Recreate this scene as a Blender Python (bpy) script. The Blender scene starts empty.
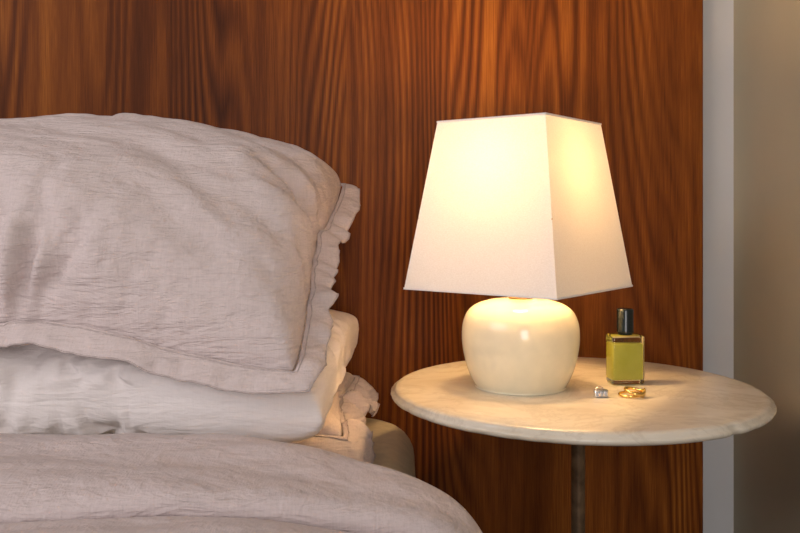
import bpy, math, random
from mathutils import Vector, noise
random.seed(4)
S = bpy.context.scene
F=851.0; YH=212.0; CZ=0.781

# ---------------- helpers ----------------
def link(o,parent=None):
    S.collection.objects.link(o)
    if parent: o.parent=parent
    return o
def mesh_obj(name,verts,faces,mat=None,parent=None,smooth=True):
    m=bpy.data.meshes.new(name); m.from_pydata([tuple(v) for v in verts],[],faces); m.validate(); m.update()
    if smooth:
        for p in m.polygons: p.use_smooth=True
    o=bpy.data.objects.new(name,m)
    if mat: m.materials.append(mat)
    return link(o,parent)
def empty(name,loc=(0,0,0)):
    e=bpy.data.objects.new(name,None); e.empty_display_size=.05
    return link(e)
def lathe(name,prof,c,mat,parent=None,n=96):
    vs=[];fs=[]
    k=len(prof)
    for i in range(n):
        a=2*math.pi*i/n
        for r,z in prof: vs.append((c[0]+r*math.cos(a),c[1]+r*math.sin(a),z))
    for i in range(n):
        j=(i+1)%n
        for q in range(k-1): fs.append((i*k+q,j*k+q,j*k+q+1,i*k+q+1))
    o=mesh_obj(name,vs,fs,mat,parent)
    import bmesh
    bm=bmesh.new(); bm.from_mesh(o.data); bmesh.ops.remove_doubles(bm,verts=bm.verts,dist=1e-5)
    bmesh.ops.recalc_face_normals(bm,faces=bm.faces); bm.to_mesh(o.data); bm.free()
    return o
def box(name,lo,hi,mat,parent=None,bev=0.0,seg=3,rot=0,piv=None):
    x0,y0,z0=lo;x1,y1,z1=hi
    vs=[(x0,y0,z0),(x1,y0,z0),(x1,y1,z0),(x0,y1,z0),(x0,y0,z1),(x1,y0,z1),(x1,y1,z1),(x0,y1,z1)]
    if rot:
        cx,cy=piv; c,s=math.cos(rot),math.sin(rot)
        vs=[(cx+(x-cx)*c-(y-cy)*s,cy+(x-cx)*s+(y-cy)*c,z) for x,y,z in vs]
    fs=[(0,3,2,1),(4,5,6,7),(0,1,5,4),(1,2,6,5),(2,3,7,6),(3,0,4,7)]
    o=mesh_obj(name,vs,fs,mat,parent,smooth=bev>0)
    if bev>0:
        b=o.modifiers.new("bev",'BEVEL'); b.width=bev; b.segments=seg; b.limit_method='ANGLE'
    return o
def catmull(P,n):
    out=[]
    for i in range(len(P)-1):
        p0=P[max(i-1,0)];p1=P[i];p2=P[i+1];p3=P[min(i+2,len(P)-1)]
        for k in range(n):
            t=k/n
            out.append(tuple(.5*((2*p1[d])+(-p0[d]+p2[d])*t+(2*p0[d]-5*p1[d]+4*p2[d]-p3[d])*t*t+(-p0[d]+3*p1[d]-3*p2[d]+p3[d])*t**3) for d in range(len(p1))))
    out.append(tuple(P[-1])); return out
def sstep(a,b,x):
    t=max(0,min(1,(x-a)/(b-a))); return t*t*(3-2*t)

# ---------------- materials ----------------
class NT:
    def __init__(s,name):
        s.m=bpy.data.materials.new(name); s.m.use_nodes=True
        s.n=s.m.node_tree.nodes; s.l=s.m.node_tree.links; s.b=s.n["Principled BSDF"]; s.out=s.n["Material Output"]
    def node(s,t,**kw):
        x=s.n.new(t)
        for k,v in kw.items(): setattr(x,k,v)
        return x
    def math(s,op,a,b=None,c=None):
        x=s.n.new("ShaderNodeMath"); x.operation=op
        for i,v in enumerate((a,b,c)):
            if v is None: continue
            if hasattr(v,'links') or isinstance(v,bpy.types.NodeSocket): s.l.new(v,x.inputs[i])
            else: x.inputs[i].default_value=v
        return x.outputs[0]
    def ramp(s,fac,stops):
        r=s.n.new("ShaderNodeValToRGB"); e=r.color_ramp.elements
        while len(e)<len(stops): e.new(.5)
        for i,(p,c) in enumerate(stops): e[i].position=p; e[i].color=(*c,1)
        s.l.new(fac,r.inputs[0]); return r.outputs[0]
    def obj(s):
        return s.n.new("ShaderNodeTexCoord").outputs["Object"]
    def mapping(s,v,scale):
        m=s.n.new("ShaderNodeMapping"); m.inputs["Scale"].default_value=scale; s.l.new(v,m.inputs[0]); return m.outputs[0]
    def noise(s,v,scale,detail=4,rough=.5,dist=0):
        x=s.n.new("ShaderNodeTexNoise"); x.inputs["Scale"].default_value=scale; x.inputs["Detail"].default_value=detail
        x.inputs["Roughness"].default_value=rough; x.inputs["Distortion"].default_value=dist
        s.l.new(v,x.inputs["Vector"]); return x.outputs["Fac"]
    def bump(s,h,strength,dist):
        b=s.n.new("ShaderNodeBump"); b.inputs["Strength"].default_value=strength; b.inputs["Distance"].default_value=dist
        s.l.new(h,b.inputs["Height"]); s.l.new(b.outputs[0],s.b.inputs["Normal"]); return b
    def mix(s,f,a,b,mode='MIX'):
        x=s.n.new("ShaderNodeMix"); x.data_type='RGBA'; x.blend_type=mode
        for sock,v in ((x.inputs[0],f),(x.inputs[6],a),(x.inputs[7],b)):
            if isinstance(v,bpy.types.NodeSocket): s.l.new(v,sock)
            elif isinstance(v,(int,float)): sock.default_value=v
            else: sock.default_value=(*v,1)
        return x.outputs[2]
def simple(name,col,rough=.5,metal=0,var=.08,nscale=30,bump=0,**kw):
    t=NT(name); v=t.obj(); f=t.noise(v,nscale,4)
    c2=tuple(max(0,c*(1-var)) for c in col); c1=tuple(min(1,c*(1+var)) for c in col)
    t.l.new(t.ramp(f,[(.3,c2),(.7,c1)]),t.b.inputs["Base Color"])
    t.b.inputs["Roughness"].default_value=rough; t.b.inputs["Metallic"].default_value=metal
    if bump: t.bump(f,bump,.002)
    for k,val in kw.items(): t.b.inputs[k].default_value=val
    return t.m

# wood veneer
t=NT("wood_veneer"); v=t.obj()
sep=t.node("ShaderNodeSeparateXYZ"); t.l.new(v,sep.inputs[0])
xs=t.math('ADD',sep.outputs[0],5.5995)
pp=t.math('PINGPONG',xs,.306)
leaf=t.math('FLOOR',t.math('DIVIDE',xs,.306))
cmb=t.node("ShaderNodeCombineXYZ"); t.l.new(pp,cmb.inputs[0]); t.l.new(t.math('MULTIPLY',leaf,.10),cmb.inputs[1]); t.l.new(sep.outputs[2],cmb.inputs[2])
cv=cmb.outputs[0]
low=t.noise(t.mapping(cv,(4.5,4,.45)),1.0,2,.4)
wob=t.noise(t.mapping(cv,(26,4,2)),1.0,2,.5)
ph=t.math('ADD',t.math('MULTIPLY',low,190),t.math('MULTIPLY',wob,6))
ph=t.math('ADD',ph,t.math('MULTIPLY',pp,270))
rings=t.math('MULTIPLY_ADD',t.math('SINE',ph),.5,.5)
rings=t.math('POWER',rings,.7)
rmask=t.noise(t.mapping(cv,(7,4,.8)),1.0,2,.5)
rmask=t.math('MULTIPLY_ADD',rmask,.95,-.28)
rmask=t.math('MAXIMUM',rmask,.04)
rings=t.math('MULTIPLY',t.math('SUBTRACT',rings,.6),rmask)
fib=t.noise(t.mapping(cv,(420,10,9)),1.0,5,.65)
pore=t.noise(t.mapping(cv,(800,10,22)),1.0,2,.5)
streak=t.noise(t.mapping(cv,(22,3,.35)),1.0,5,.62)
big=t.noise(t.mapping(v,(3.2,3,.5)),1.0,2,.5)
fac=t.math('ADD',t.math('MULTIPLY',rings,.76),t.math('MULTIPLY',fib,.36))
fac=t.math('ADD',fac,t.math('MULTIPLY',streak,.40))
fac=t.math('ADD',fac,t.math('MULTIPLY',big,.52))
fac=t.math('ADD',fac,t.math('MULTIPLY',pore,.20))
fac=t.math('MULTIPLY_ADD',fac,1.30,-.455)
col=t.ramp(fac,[(.10,(.040,.0095,.0024)),(.38,(.112,.0285,.0055)),(.58,(.215,.060,.0092)),(.88,(.46,.160,.023))])
t.l.new(col,t.b.inputs["Base Color"]); t.b.inputs["Roughness"].default_value=.5
t.b.inputs["Specular IOR Level"].default_value=.12
t.bump(fib,.10,.001)
M_wood=t.m

def linen(name,col,dark=.88,wr=.5):
    t=NT(name); v=t.obj()
    a=t.noise(t.mapping(v,(50,60,620)),1.0,3,.6); b=t.noise(t.mapping(v,(620,120,50)),1.0,3,.6)
    w=t.math('ADD',t.math('MULTIPLY',a,.5),t.math('MULTIPLY',b,.5))
    c=t.ramp(w,[(.35,tuple(x*dark for x in col)),(.65,col)])
    t.l.new(c,t.b.inputs["Base Color"]); t.b.inputs["Roughness"].default_value=.95
    t.b.inputs["Specular IOR Level"].default_value=.1
    t.b.inputs["Sheen Weight"].default_value=.15; t.b.inputs["Sheen Roughness"].default_value=.5
    cr=t.noise(t.mapping(v,(8,14,36)),1.0,5,.60,.5)
    rid=t.math('ABSOLUTE',t.math('SUBTRACT',t.noise(t.mapping(v,(12,16,60)),1.0,3,.55,.8),.5))
    rid2=t.math('ABSOLUTE',t.math('SUBTRACT',t.noise(t.mapping(v,(30,30,24)),1.0,3,.55,.8),.5))
    fine=t.noise(t.mapping(v,(34,50,150)),1.0,4,.6,.4)
    h=t.math('ADD',t.math('MULTIPLY',cr,.8),t.math('MULTIPLY',w,.12)); h=t.math('ADD',h,t.math('MULTIPLY',fine,.26))
    h=t.math('ADD',h,t.math('MULTIPLY',rid,-.8)); h=t.math('ADD',h,t.math('MULTIPLY',rid2,-.30))
    t.bump(h,wr,.012)
    return t.m
M_lin=linen("linen_blush",(.71,.61,.595),.86,.78); M_lin2=linen("linen_white",(.95,.88,.86),.95,.40); M_lin3=linen("linen_duvet",(.68,.585,.58),.86,.75)
M_seam=simple("linen_seam",(.50,.425,.41),.95,0,.15,200)

# marble
t=NT("cream_marble"); v=t.obj()
n1=t.noise(t.mapping(v,(5,9,5)),1.0,6,.6,1.2); n2=t.noise(v,26,5,.6,.5); n3=t.noise(v,7,8,.65,2.0)
vein=t.math('ABSOLUTE',t.math('SUBTRACT',n3,.5)); vein=t.math('SUBTRACT',1.0,t.math('MULTIPLY',vein,26)); vein=t.math('MAXIMUM',vein,0)
c=t.ramp(n1,[(.3,(.64,.56,.44)),(.5,(.73,.66,.54)),(.7,(.80,.74,.63))])
c=t.mix(t.math('MULTIPLY',vein,.28),c,(.42,.34,.25))
c=t.mix(t.math('MULTIPLY',n2,.18),c,(.58,.52,.42))
t.l.new(c,t.b.inputs["Base Color"]); t.b.inputs["Roughness"].default_value=.25; t.b.inputs["Specular IOR Level"].default_value=.45
M_marble=t.m
M_ceramic=simple("ivory_glaze",(.80,.73,.54),.09,0,.03,60)
M_brass=simple("aged_brass",(.42,.27,.12),.35,.9,.3,40)
M_pole=simple("dark_bronze",(.30,.20,.12),.35,.8,.4,60)
M_gold=simple("gold",(.85,.58,.20),.15,1,.05)
M_silver=simple("silver",(.75,.76,.80),.15,1,.05)
M_gem=simple("clear_stone",(.6,.65,.75),.03,.3,.02,**{"Transmission Weight":.4,"IOR":1.8})
M_cap=simple("black_cap",(.008,.014,.016),.22,0,.1)
M_mat=simple("mattress_cover",(.66,.58,.42),.9,0,.08,60,.3)
M_frame=simple("bed_frame_wood",(.10,.04,.018),.5,0,.3,20)
M_white=simple("pale_paint",(.58,.575,.565),.6,0,.03,8,.1)
M_wallr=simple("olive_plaster",(.42,.385,.28),.75,0,.05,5,.1)
M_floor=simple("floor_boards",(.13,.07,.04),.5,0,.3,6)
M_ceil=simple("ceiling_paint",(.8,.78,.75),.9,0,.02,6)

# shade
t=NT("shade_fabric"); v=t.obj()
w=t.noise(t.mapping(v,(500,500,900)),1.0,2,.5)
c=t.ramp(w,[(.3,(.80,.77,.74)),(.7,(.88,.86,.84))])
d=t.node("ShaderNodeBsdfDiffuse"); tr=t.node("ShaderNodeBsdfTranslucent"); mx=t.node("ShaderNodeMixShader")
t.l.new(c,d.inputs[0]); tr.inputs[0].default_value=(.84,.74,.59,1); mx.inputs[0].default_value=.092
t.l.new(d.outputs[0],mx.inputs[1]); t.l.new(tr.outputs[0],mx.inputs[2]); t.l.new(mx.outputs[0],t.out.inputs[0])
M_shade=t.m
t=NT("bulb_glow"); t.b.inputs["Base Color"].default_value=(1,.9,.7,1)
t.b.inputs["Emission Color"].default_value=(1,.61,.26,1); t.b.inputs["Emission Strength"].default_value=132
M_bulb=t.m

# glass
t=NT("bottle_glass"); t.b.inputs["Base Color"].default_value=(.95,.98,.85,1); t.b.inputs["Roughness"].default_value=.02
t.b.inputs["Transmission Weight"].default_value=1; t.b.inputs["IOR"].default_value=1.45; M_glass=t.m
t=NT("olive_liquid"); v=t.obj(); f=t.noise(v,40,3)
t.l.new(t.ramp(f,[(.3,(.76,.75,.12)),(.7,(.84,.83,.18))]),t.b.inputs["Base Color"])
t.b.inputs["Roughness"].default_value=.1; t.b.inputs["Transmission Weight"].default_value=.25; t.b.inputs["IOR"].default_value=1.3; M_liq=t.m

# ---------------- room ----------------
WY=1.455
box("floor",(-3,-2.8,-.03),(.62,1.56,0),M_floor)
box("wall_back",(-3,1.485,0),(.62,1.56,2.5),M_white)
box("wall_right",(.582,-2.8,0),(.68,1.485,2.5),M_wallr)
box("ceiling",(-3,-2.8,2.5),(.68,1.56,2.55),M_ceil)
box("headboard_panel",(-2.4,WY,.0),(.519,1.478,1.9),M_wood,bev=.003)

# ---------------- side table ----------------
TX,TY,TZ,TR=.2325,1.13,.55,.2450
tab=empty("side_table")
prof=[(0,TZ),(TR-.014,TZ),(TR-.008,TZ-.0008),(TR-.005,TZ-.003),(TR-.0045,TZ-.0055),(TR-.0005,TZ-.0063),(TR,TZ-.009),(TR-.002,TZ-.0122),(TR-.007,TZ-.0145),(TR-.014,TZ-.0155),(0,TZ-.0155)]
top=lathe("marble_top",prof,(TX,TY),M_marble,tab,256)
for vtx in top.data.vertices:
    x,y,z=vtx.co; r=math.hypot(x-TX,y-TY)
    if r>TR-.009:
        a=math.atan2(y-TY,x-TX)
        k=noise.noise(Vector((math.cos(a)*14,math.sin(a)*14,z*60)))
        ch=.0012*max(0,k-.25)/.3 + (.004*math.exp(-((a+.99)/.022)**2)+.003*math.exp(-((a+.955)/.015)**2))*(1 if z<TZ-.004 else .6)
        s=(r-ch)/r; vtx.co.x=TX+(x-TX)*s; vtx.co.y=TY+(y-TY)*s
lathe("stem",[(0,.5335),(.045,.5335),(.045,.529),(.014,.522),(.0090,.512),(.0090,.06),(.012,.045),(.03,.03)],(TX+.004,TY),M_pole,tab,40)
lathe("foot",[(0,.032),(.03,.032),(.06,.028),(.15,.015),(.17,.008),(.17,0),(0,0)],(TX+.004,TY),M_pole,tab,96)

# ---------------- lamp ----------------
LX,LY=.161,1.14
lamp=empty("table_lamp")
prof=catmull([(0,.5502),(.056,.5502),(.0605,.5525),(.0665,.563),(.0735,.582),(.0780,.604),(.0790,.622),(.0770,.638),(.0705,.652),(.059,.661),(.042,.6665),(.026,.6685),(.016,.669)],5)
prof=[(max(r,0),max(z,.5502)) for r,z in prof]
prof=[(r*.982,.5502+(z-.5502)*.98) for r,z in prof]
lathe("ceramic_base",prof,(LX-.0015,LY-.012),M_ceramic,lamp,128)
lathe("brass_neck",[(.016,.665),(.017,.671),(.013,.673),(.011,.680),(.014,.682),(.014,.686),(.009,.688),(.009,.77),(.015,.773),(.017,.785),(.015,.79),(0,.79)],(LX,LY-.006),M_brass,lamp,40)
bp=[(.012,.748),(.013,.757),(.020,.772),(.028,.787),(.0305,.802),(.028,.817),(.019,.829),(.009,.834),(0,.8348)]
bp=[(r*.9,z+.044) for r,z in bp]
lathe("bulb",bp,(LX,LY-.004),M_bulb,lamp,40)
def corners(q,p,z):
    return [Vector((LX+p,LY-q,z)),Vector((LX+q,LY+p,z)),Vector((LX-p,LY+q,z)),Vector((LX-q,LY-p,z))]
zb,zt=.6805,.900
cb=corners(.1555,.0206,zb); ct=corners(.1115,.0148,zt)
NS=14;NV=14
vs=[];fs=[]
for s in range(4):
    b0,b1=cb[s],cb[(s+1)%4]; t0,t1=ct[s],ct[(s+1)%4]
    base=len(vs)
    nrm=((b1-b0).cross(t0-b0)).normalized()
    for j in range(NV+1):
        for i in range(NS+1):
            a=i/NS;b=j/NV
            p=b0.lerp(b1,a).lerp(t0.lerp(t1,a),b)
            p=p-nrm*(.0012*math.sin(math.pi*a)*math.sin(math.pi*b))
            vs.append(p)
    for j in range(NV):
        for i in range(NS):
            k=base+j*(NS+1)+i; fs.append((k,k+1,k+NS+2,k+NS+1))
mesh_obj("shade",vs,fs,M_shade,lamp,smooth=False)
def ringband(name,cs,h,off,mat):
    vs=[];fs=[]
    for z in (cs[0].z-h/2,cs[0].z+h/2):
        for sg in (-1,1):
            for c in cs:
                d=Vector((c.x-LX,c.y-LY,0)); L=d.length
                q=d*((L+sg*off)/L); vs.append((LX+q.x,LY+q.y,z))
    for i in range(4):
        j=(i+1)%4
        fs+= [(4+i,4+j,12+j,12+i),(i,8+i,8+j,j),(i,j,4+j,4+i),(8+i,12+i,12+j,8+j)]
    mesh_obj(name,vs,fs,mat,lamp,smooth=False)
ringband("top_hem",ct,.0025,.0010,M_shade); ringband("bottom_hem",cb,.0025,.0010,M_shade)
def rod(name,a,b,r,mat,parent,n=10):
    a=Vector(a);b=Vector(b);d=(b-a).normalized(); u=d.orthogonal().normalized(); w=d.cross(u)
    vs=[p+u*r*math.cos(2*math.pi*i/n)+w*r*math.sin(2*math.pi*i/n) for p in (a,b) for i in range(n)]
    fs=[(i,(i+1)%n,n+(i+1)%n,n+i) for i in range(n)]+[tuple(range(n))[::-1],tuple(range(n,2*n))]
    return mesh_obj(name,vs,fs,mat,parent)
for i in range(4):
    rod("frame_spoke_%d"%(i+1),(LX,LY-.006,.772),cb[i].lerp(ct[i],.42)*1.0,.0008,M_brass,lamp)

# ---------------- perfume bottle ----------------
bot=empty("perfume_bottle")
BX,BY=.3035,1.148; rot=.10; pv=(BX,BY)
def bbox(n,hx,hy,z0,z1,m,bev,seg=4): return box(n,(BX-hx,BY-hy,z0),(BX+hx,BY+hy,z1),m,bot,bev,seg,rot,pv)
bbox("glass_body",.0226,.0140,.5503,.6160,M_glass,.0035)
bbox("liquid",.0204,.0118,.5568,.6050,M_liq,.002)
lathe("neck",[(0,.615),(.0095,.615),(.0095,.622),(0,.622)],(BX,BY),M_cap,bot,40)
lathe("cap",[(.0,.619),(.0114,.619),(.0117,.6205),(.0111,.6225),(.0111,.6485),(.0106,.6502),(.0092,.651),(0,.651)],(BX,BY),M_cap,bot,48)

# ---------------- rings ----------------
def torus(name,c,R,r,mat,parent,tilt=(0,0,0),flat=1.0,n=64,m=16,widen=None):
    from mathutils import Euler
    E=Euler(tilt).to_matrix(); vs=[];fs=[]
    for i in range(n):
        a=2*math.pi*i/n
        k=1+(widen(a) if widen else 0)
        for j in range(m):
            b=2*math.pi*j/m
            p=Vector(((R+r*math.cos(b)*(1+.25*(k-1)))*math.cos(a),(R+r*math.cos(b)*(1+.25*(k-1)))*math.sin(a),r*flat*k*math.sin(b)))
            vs.append(E@p+Vector(c))
    for i in range(n):
        for j in range(m):
            fs.append((i*m+j,((i+1)%n)*m+j,((i+1)%n)*m+(j+1)%m,i*m+(j+1)%m))
    return mesh_obj(name,vs,fs,mat,parent)
gr=empty("gold_signet_ring")
GX,GY=.2920,1.061
torus("band",(GX,GY,.5575),.0115,.0016,M_gold,gr,(.20,.10,.5),1.3,widen=lambda a:2.4*math.exp(-((a-5.6)/.55)**2))
torus("inner_band",(GX-.005,GY+.003,.5530),.0125,.0014,M_gold,gr,(.02,-.03,.2),1.2)
sr=empty("silver_stone_ring")
SX,SY=.2500,1.064
torus("band",(SX,SY+.002,.5566),.0055,.0009,M_silver,sr,(math.radians(72),0,.25),2.0)
box("setting",(SX-.0090,SY-.006,.5503),(SX+.0090,SY-.001,.5595),M_silver,sr,.001,2,.15,(SX,SY))
for i in range(3):
    x=SX-.0055+i*.0055
    box("stone_%d"%(i+1),(x-.0020,SY-.0072,.5520),(x+.0020,SY-.0052,.5578),M_gem,sr,.0006,2,.15,(SX,SY))

# ---------------- bed ----------------
bed=empty("bed")
def rounded_box(name,x0,x1,y0,y1,z0,z1,rc,re,mat,parent):
    def loop(ins):
        pts=[]
        for cx,cy,a0 in ((x1-rc,y1-rc,0),(x0+rc,y1-rc,90),(x0+rc,y0+rc,180),(x1-rc,y0+rc,270)):
            for k in range(13):
                a=math.radians(a0+90*k/12); pts.append((cx+(rc-ins)*math.cos(a),cy+(rc-ins)*math.sin(a)))
        return pts
    vs=[]
    prof=[(re-re*math.sin(math.radians(a)),z0+re-re*math.cos(math.radians(a))) for a in range(0,91,15)]+[(re-re*math.cos(math.radians(a)),z1-re+re*math.sin(math.radians(a))) for a in range(0,91,15)]
    for ins,z in prof:
        vs+= [(x,y,z) for x,y in loop(ins)]
    n=52; fs=[]
    for k in range(len(prof)-1):
        for i in range(n): fs.append((k*n+i,k*n+(i+1)%n,(k+1)*n+(i+1)%n,(k+1)*n+i))
    fs.append(tuple(range(n))[::-1]); fs.append(tuple(range((len(prof)-1)*n,len(prof)*n)))
    return mesh_obj(name,vs,fs,mat,parent)
rounded_box("mattress",-1.55,.022,-.60,1.42,.24,.448,.10,.045,M_mat,bed)
box("bed_base",(-1.53,-.58,.12),(-.01,1.40,.24),M_frame,bed,.01)
for i,(x,y) in enumerate(((-1.45,-.5),(-.08,-.5),(-1.45,1.32),(-.08,1.32))):
    box("leg_%d"%(i+1),(x-.03,y-.03,0),(x+.03,y+.03,.125),M_frame,bed,.005)

# ---- duvet: swept folded profile ----
prof=catmull([(-.58,.525),(-.2,.528),(.2,.529),(.55,.531),(.64,.530),(.690,.523),(.712,.512),(.718,.519),(.713,.531),(.726,.541),(.76,.547),(.81,.549),(.86,.546),(.90,.533),(.918,.508),(.912,.480),(.90,.466)],10)
xprof=catmull([(-1.50,.0),(-1.0,.0),(-.5,.0),(-.25,-.001),(-.12,-.004),(-.05,-.010),(.0,-.018),(.040,-.034),(.073,-.062),(.093,-.105),(.103,-.18),(.107,-.27)],12)
vs=[];nx=len(xprof);ny=len(prof)
for (x,dz) in xprof:
    for j,(y,z) in enumerate(prof):
        wv=noise.fractal(Vector((x*3.0,y*7,1.7)),1.0,2.0,3)*.010 + noise.noise(Vector((x*2+y*3,y*16,4)))*.006
        wv+= noise.noise(Vector((x*11+y*9,y*30-x*6,8)))*.0045
        wv+= .005*math.sin(38*y+4*math.sin(3*x)+2)*sstep(-.9,-.2,x)
        hang=sstep(.04,.10,x)
        yy=y+ .008*math.sin(x*5+1)*sstep(.6,.7,y) - .02*hang*sstep(.7,.9,y)
        xx=x+hang*(.010*math.sin(y*22)+wv*.6) - .045*sstep(.76,.92,y)*sstep(-.15,.06,x)
        z2=z-.018*sstep(.76,.9,y)*sstep(-.2,.05,x)
        vs.append((xx,yy,z2+dz+wv*(1-hang)*.8))
fs=[(i*ny+j,i*ny+j+1,(i+1)*ny+j+1,(i+1)*ny+j) for i in range(nx-1) for j in range(ny-1)]
duv=mesh_obj("duvet",vs,fs,M_lin3)
sol=duv.modifiers.new("thick",'SOLIDIFY'); sol.thickness=.008; sol.offset=-1
duv.modifiers.new("sub",'SUBSURF').levels=1; duv.modifiers["sub"].render_levels=1

# ---- pillow simulation ----
NX,NY=96,60
LL,DD=.80,.50
def pillow_base():
    vs=[];idx={}
    for side in (1,-1):
        for i in range(NX+1):
            for j in range(NY+1):
                edge=i in(0,NX) or j in(0,NY)
                if edge and side==-1: idx[(side,i,j)]=idx[(1,i,j)]; continue
                idx[(side,i,j)]=len(vs)
                vs.append((LL*(i/NX-.5),DD*(j/NY-.5),0 if edge else side*.004*(1+.3*noise.noise(Vector((i*.3,j*.3,side))))))
    fs=[]
    for i in range(NX):
        for j in range(NY):
            q=[idx[(1,i,j)],idx[(1,i+1,j)],idx[(1,i+1,j+1)],idx[(1,i,j+1)]]; fs.append(tuple(q))
            q=[idx[(-1,i,j)],idx[(-1,i,j+1)],idx[(-1,i+1,j+1)],idx[(-1,i+1,j)]]; fs.append(tuple(q))
    return vs,fs,idx
bv,bf,bidx=pillow_base()
simco=None
try:
    o=mesh_obj("pillow_sim",bv,bf)
    cm=o.modifiers.new("cloth",'CLOTH'); cs=cm.settings
    cs.quality=6; cs.mass=.25; cs.use_pressure=True; cs.uniform_pressure_force=9
    cs.tension_stiffness=25; cs.compression_stiffness=25; cs.shear_stiffness=8; cs.bending_stiffness=.15
    cs.effector_weights.gravity=0; cs.air_damping=2
    cm.point_cache.frame_start=1; cm.point_cache.frame_end=30
    for f in range(1,29): S.frame_set(f)
    dg=bpy.context.evaluated_depsgraph_get(); me=o.evaluated_get(dg).to_mesh()
    simco=[tuple(v.co) for v in me.vertices]
    o.evaluated_get(dg).to_mesh_clear()
    bpy.data.objects.remove(o,do_unlink=True); S.frame_set(1)
except Exception as e:
    print("SIM FAIL",e)
ok=simco and max(abs(c[2]) for c in simco)>.03 and max(abs(c[2]) for c in simco)<.5
print("SIM OK",bool(ok), simco and max(c[2] for c in simco))
if not ok:
    simco=[]
    for x,y,z in bv:
        a=abs(2*x/LL);b=abs(2*y/DD)
        simco.append((x,y,(1 if z>0 else -1 if z<0 else 0)*.11*((1-a**3.5)*(1-b**3))**.6))
wm=max(abs(c[2]) for c in simco)
right=[simco[bidx[(1,NX,j)]][0] for j in range(NY+1)]; left=[-simco[bidx[(1,0,j)]][0] for j in range(NY+1)]
top_=[simco[bidx[(1,i,NY)]][1] for i in range(NX+1)]; bott=[-simco[bidx[(1,i,0)]][1] for i in range(NX+1)]
UM=max(right);VM=max(top_)
norm=[None]*len(simco)
K=.72
for (s,i,j),k in bidx.items():
    x,y,z=simco[k]
    ru=right[j] if x>0 else left[j]; rv=top_[i] if y>0 else bott[i]
    norm[k]=(x/(ru**K*UM**(1-K)), y/(rv**K*VM**(1-K)), z/wm)
loop=[(i,0) for i in range(NX)]+[(NX,j) for j in range(NY)]+[(i,NY) for i in range(NX,0,-1)]+[(0,j) for j in range(NY,0,-1)]

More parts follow.
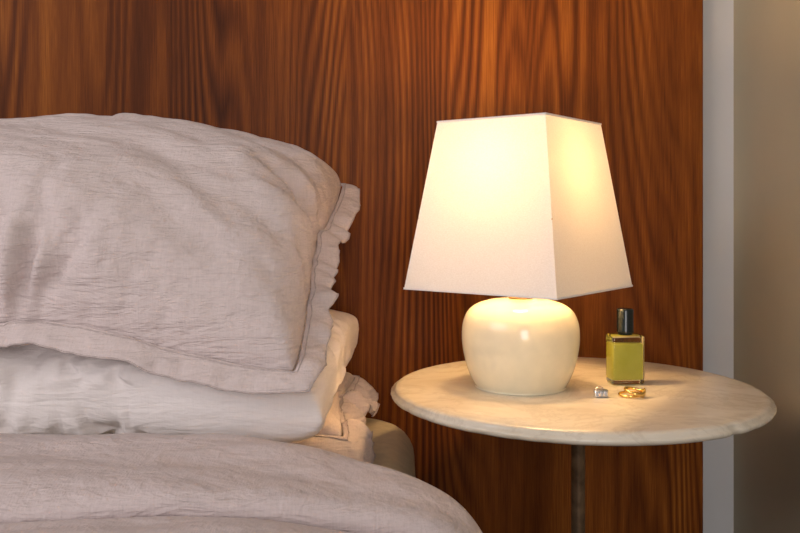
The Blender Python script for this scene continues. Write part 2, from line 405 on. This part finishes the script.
def make_pillow(name,fn,mat,flange=0,ruffle=.008,mirror=False,seed=0,pw=.85,wr=.006,HL=.375,HD=.21,droop=.4):
    nv=[]
    for (u,v,w) in norm:
        uu=-u if mirror else u
        ww=(1 if w>0 else -1)*abs(w)**pw
        nv.append((uu,v,ww))
    out=[]
    for (u,v,w) in nv:
        p=Vector(fn(u,v,w))
        q=Vector((u*HL*1.0,v*HD,w*.05+seed))
        k=noise.fractal(Vector((q.x*6,q.y*20+q.x*5,q.z*6)),.9,2.0,4)*wr
        k-=(1-abs(noise.noise(Vector((q.x*5+q.y*4,q.y*17-q.x*3,seed+11))))*4)*wr*.50*max(0,noise.noise(Vector((q.x*4,q.y*6,seed+20)))+.35)
        k+=noise.noise(Vector((math.atan2(v-1.1,u-1.15)*9,seed,math.hypot(u-1.15,v-1.1)*.8)))*wr*1.2*math.exp(-math.hypot(u-1.15,v-1.1)*.8)
        k+=noise.noise(Vector((math.atan2(v+1.1,u-1.15)*9,seed+3,math.hypot(u-1.15,v+1.1)*.8)))*wr*1.2*math.exp(-math.hypot(u-1.15,v+1.1)*.8)
        k+=noise.noise(Vector((u*30,v*2,seed+7)))*wr*.9*math.exp(-abs(v+1)*5)
        e=min(1,abs(w)*2.2)
        out.append(p+Vector((0,-.35,.93))*k*e*(1 if w>0 else -1))
    fs=bf if not mirror else [f[::-1] for f in bf]
    po=mesh_obj(name,out,fs,mat)
    po.modifiers.new("sub",'SUBSURF').levels=1; po.modifiers["sub"].render_levels=1
    if flange:
        R=5; vs=[];n=len(loop);ff=[]
        for k,(i,j) in enumerate(loop):
            u,v,w=nv[bidx[(1,i,j)]]
            ex=(1 if i==NX else -1 if i==0 else 0)*(-1 if mirror else 1); ey=1 if j==NY else -1 if j==0 else 0
            fx=sstep(.90,1.0,abs(2*i/NX-1)); fy=sstep(.86,1.0,abs(2*j/NY-1))
            sx=(1 if i>NX/2 else -1)*(-1 if mirror else 1); sy=1 if j>NY/2 else -1
            d=Vector((ex if ex else sx*fx, ey if ey else sy*fy, 0))
            ru=noise.fractal(Vector((k*.13,seed*3.1,2)),.9,2,3)
            ru2=noise.noise(Vector((k*.38,seed*2.1,9)))
            ru3=noise.noise(Vector((k*.9,seed*1.1,5)))
            cor=1-.25*min(abs(d.x),abs(d.y))
            rs=.60+.75*max(0,d.x)
            for r in range(R+1):
                tt=r/R
                wd=flange*tt*(1+.14*ru2+.06*ru3)*cor
                uu=u+d.x*wd/HL; vv=v+d.y*wd/HD
                p=Vector(fn(uu,vv,w)); p0=Vector(fn(uu,vv,w+.05)); nn=(p0-p).normalized()
                p=p+nn*(ruffle*rs*math.sin(tt*1.8)*(1.7*ru+.9*ru2+.35*ru3))+Vector((0,0,-droop*flange*tt*tt))
                p+=Vector((d.x*.006*ru2*tt,0,0))
                vs.append(p)
        for k in range(n):
            a=k*(R+1); b=((k+1)%n)*(R+1)
            for r in range(R): ff.append((a+r,b+r,b+r+1,a+r+1))
        fo=mesh_obj("flange",vs,ff,mat,po)
        s=fo.modifiers.new("s",'SOLIDIFY'); s.thickness=.0030; s.offset=0
        fo.modifiers.new("sub",'SUBSURF').levels=1; fo.modifiers["sub"].render_levels=1
        for nm,rr,dep,mm in (("edge_hem",R,.0010,M_seam),("seam_stitch",0,.0009,M_seam)):
            cvs=bpy.data.curves.new(nm,'CURVE'); cvs.dimensions='3D'; cvs.bevel_depth=dep; cvs.bevel_resolution=2
            sp=cvs.splines.new('POLY'); sp.points.add(n-1); sp.use_cyclic_u=True
            for k in range(n):
                q=vs[k*(R+1)+(rr if rr else 1)]; sp.points[k].co=(q[0],q[1]-(.0006 if rr==0 else 0),q[2]+(.0016 if rr==0 else 0),1)
            co=bpy.data.objects.new(nm,cvs); cvs.materials.append(mm); link(co,po)
    return po

def f1(u,v,w):
    HL=.375
    xr=-.104
    x=xr-HL+u*HL
    yy=1.142+v*.193
    zz=.733+v*.094
    T=.166 if w>0 else .055
    ang=math.radians(24)
    yy+=-math.sin(ang)*w*T*.75; zz+=math.cos(ang)*w*T
    c=sstep(.1,1.05,u)
    zz-= .036*c*sstep(.2,-1.0,v)
    zz-= .002*sstep(.3,1,u)
    x+= .014*(v)*sstep(0,1,u)
    # the filling bulges the side seam outward half way back
    x+= .010*(1-v*v)*sstep(.5,1,u)
    return (x,yy,zz)
make_pillow("pillow",f1,M_lin,flange=.030,ruffle=.0075,seed=1,pw=.70,wr=.0095,droop=.35)
def f2(u,v,w):
    HL=.375
    x=-.062-HL+u*HL; yy=1.170+v*.210; zz=.586+v*.010
    T=.070 if w>0 else .074
    zz+=w*T
    zz-=.006*sstep(.4,1,u)
    zz-=.022*sstep(-.3,-1,v)
    x-=.022*sstep(0,-1,v)*sstep(.4,1,u)
    return (x,yy,zz)
make_pillow("pillow",f2,M_lin2,seed=5,pw=.45,wr=.0030,mirror=True)
def f3(u,v,w):
    HL=.36
    x=-.073-HL+u*HL; yy=1.245+v*.150; zz=.502+v*.010
    zz+=w*.036
    return (x,yy,zz)
make_pillow("pillow",f3,M_lin,flange=.042,ruffle=.010,seed=9,pw=.6,wr=.004,droop=.70)

# ---------------- lights ----------------
def area(name,loc,tgt,size,energy,col):
    l=bpy.data.lights.new(name,'AREA'); l.shape='RECTANGLE'; l.size=size[0]; l.size_y=size[1]; l.energy=energy; l.color=col
    o=bpy.data.objects.new(name,l); o.location=loc
    o.rotation_euler=(Vector(tgt)-Vector(loc)).to_track_quat('-Z','Y').to_euler(); link(o)
area("window_daylight",(.15,-2.5,1.15),(-.1,1.2,.7),(.9,1.4),33,(1,.96,.97))
area("side_window_daylight",(-2.3,-.6,2.2),(-.3,1.2,.6),(2.0,1.6),46,(1,.945,.955))
W=bpy.data.worlds.new("world"); S.world=W; W.use_nodes=True
W.node_tree.nodes["Background"].inputs[0].default_value=(.97,.93,.95,1); W.node_tree.nodes["Background"].inputs[1].default_value=.24

# ---------------- camera ----------------
cam=bpy.data.cameras.new("camera"); cam.sensor_width=36; cam.lens=F/800*36; cam.shift_y=-(266.5-YH)/800; cam.clip_start=.02
co=bpy.data.objects.new("camera",cam); co.location=(0,0,CZ); co.rotation_euler=(math.pi/2,0,0); link(co); S.camera=co
S.view_settings.view_transform='Standard'
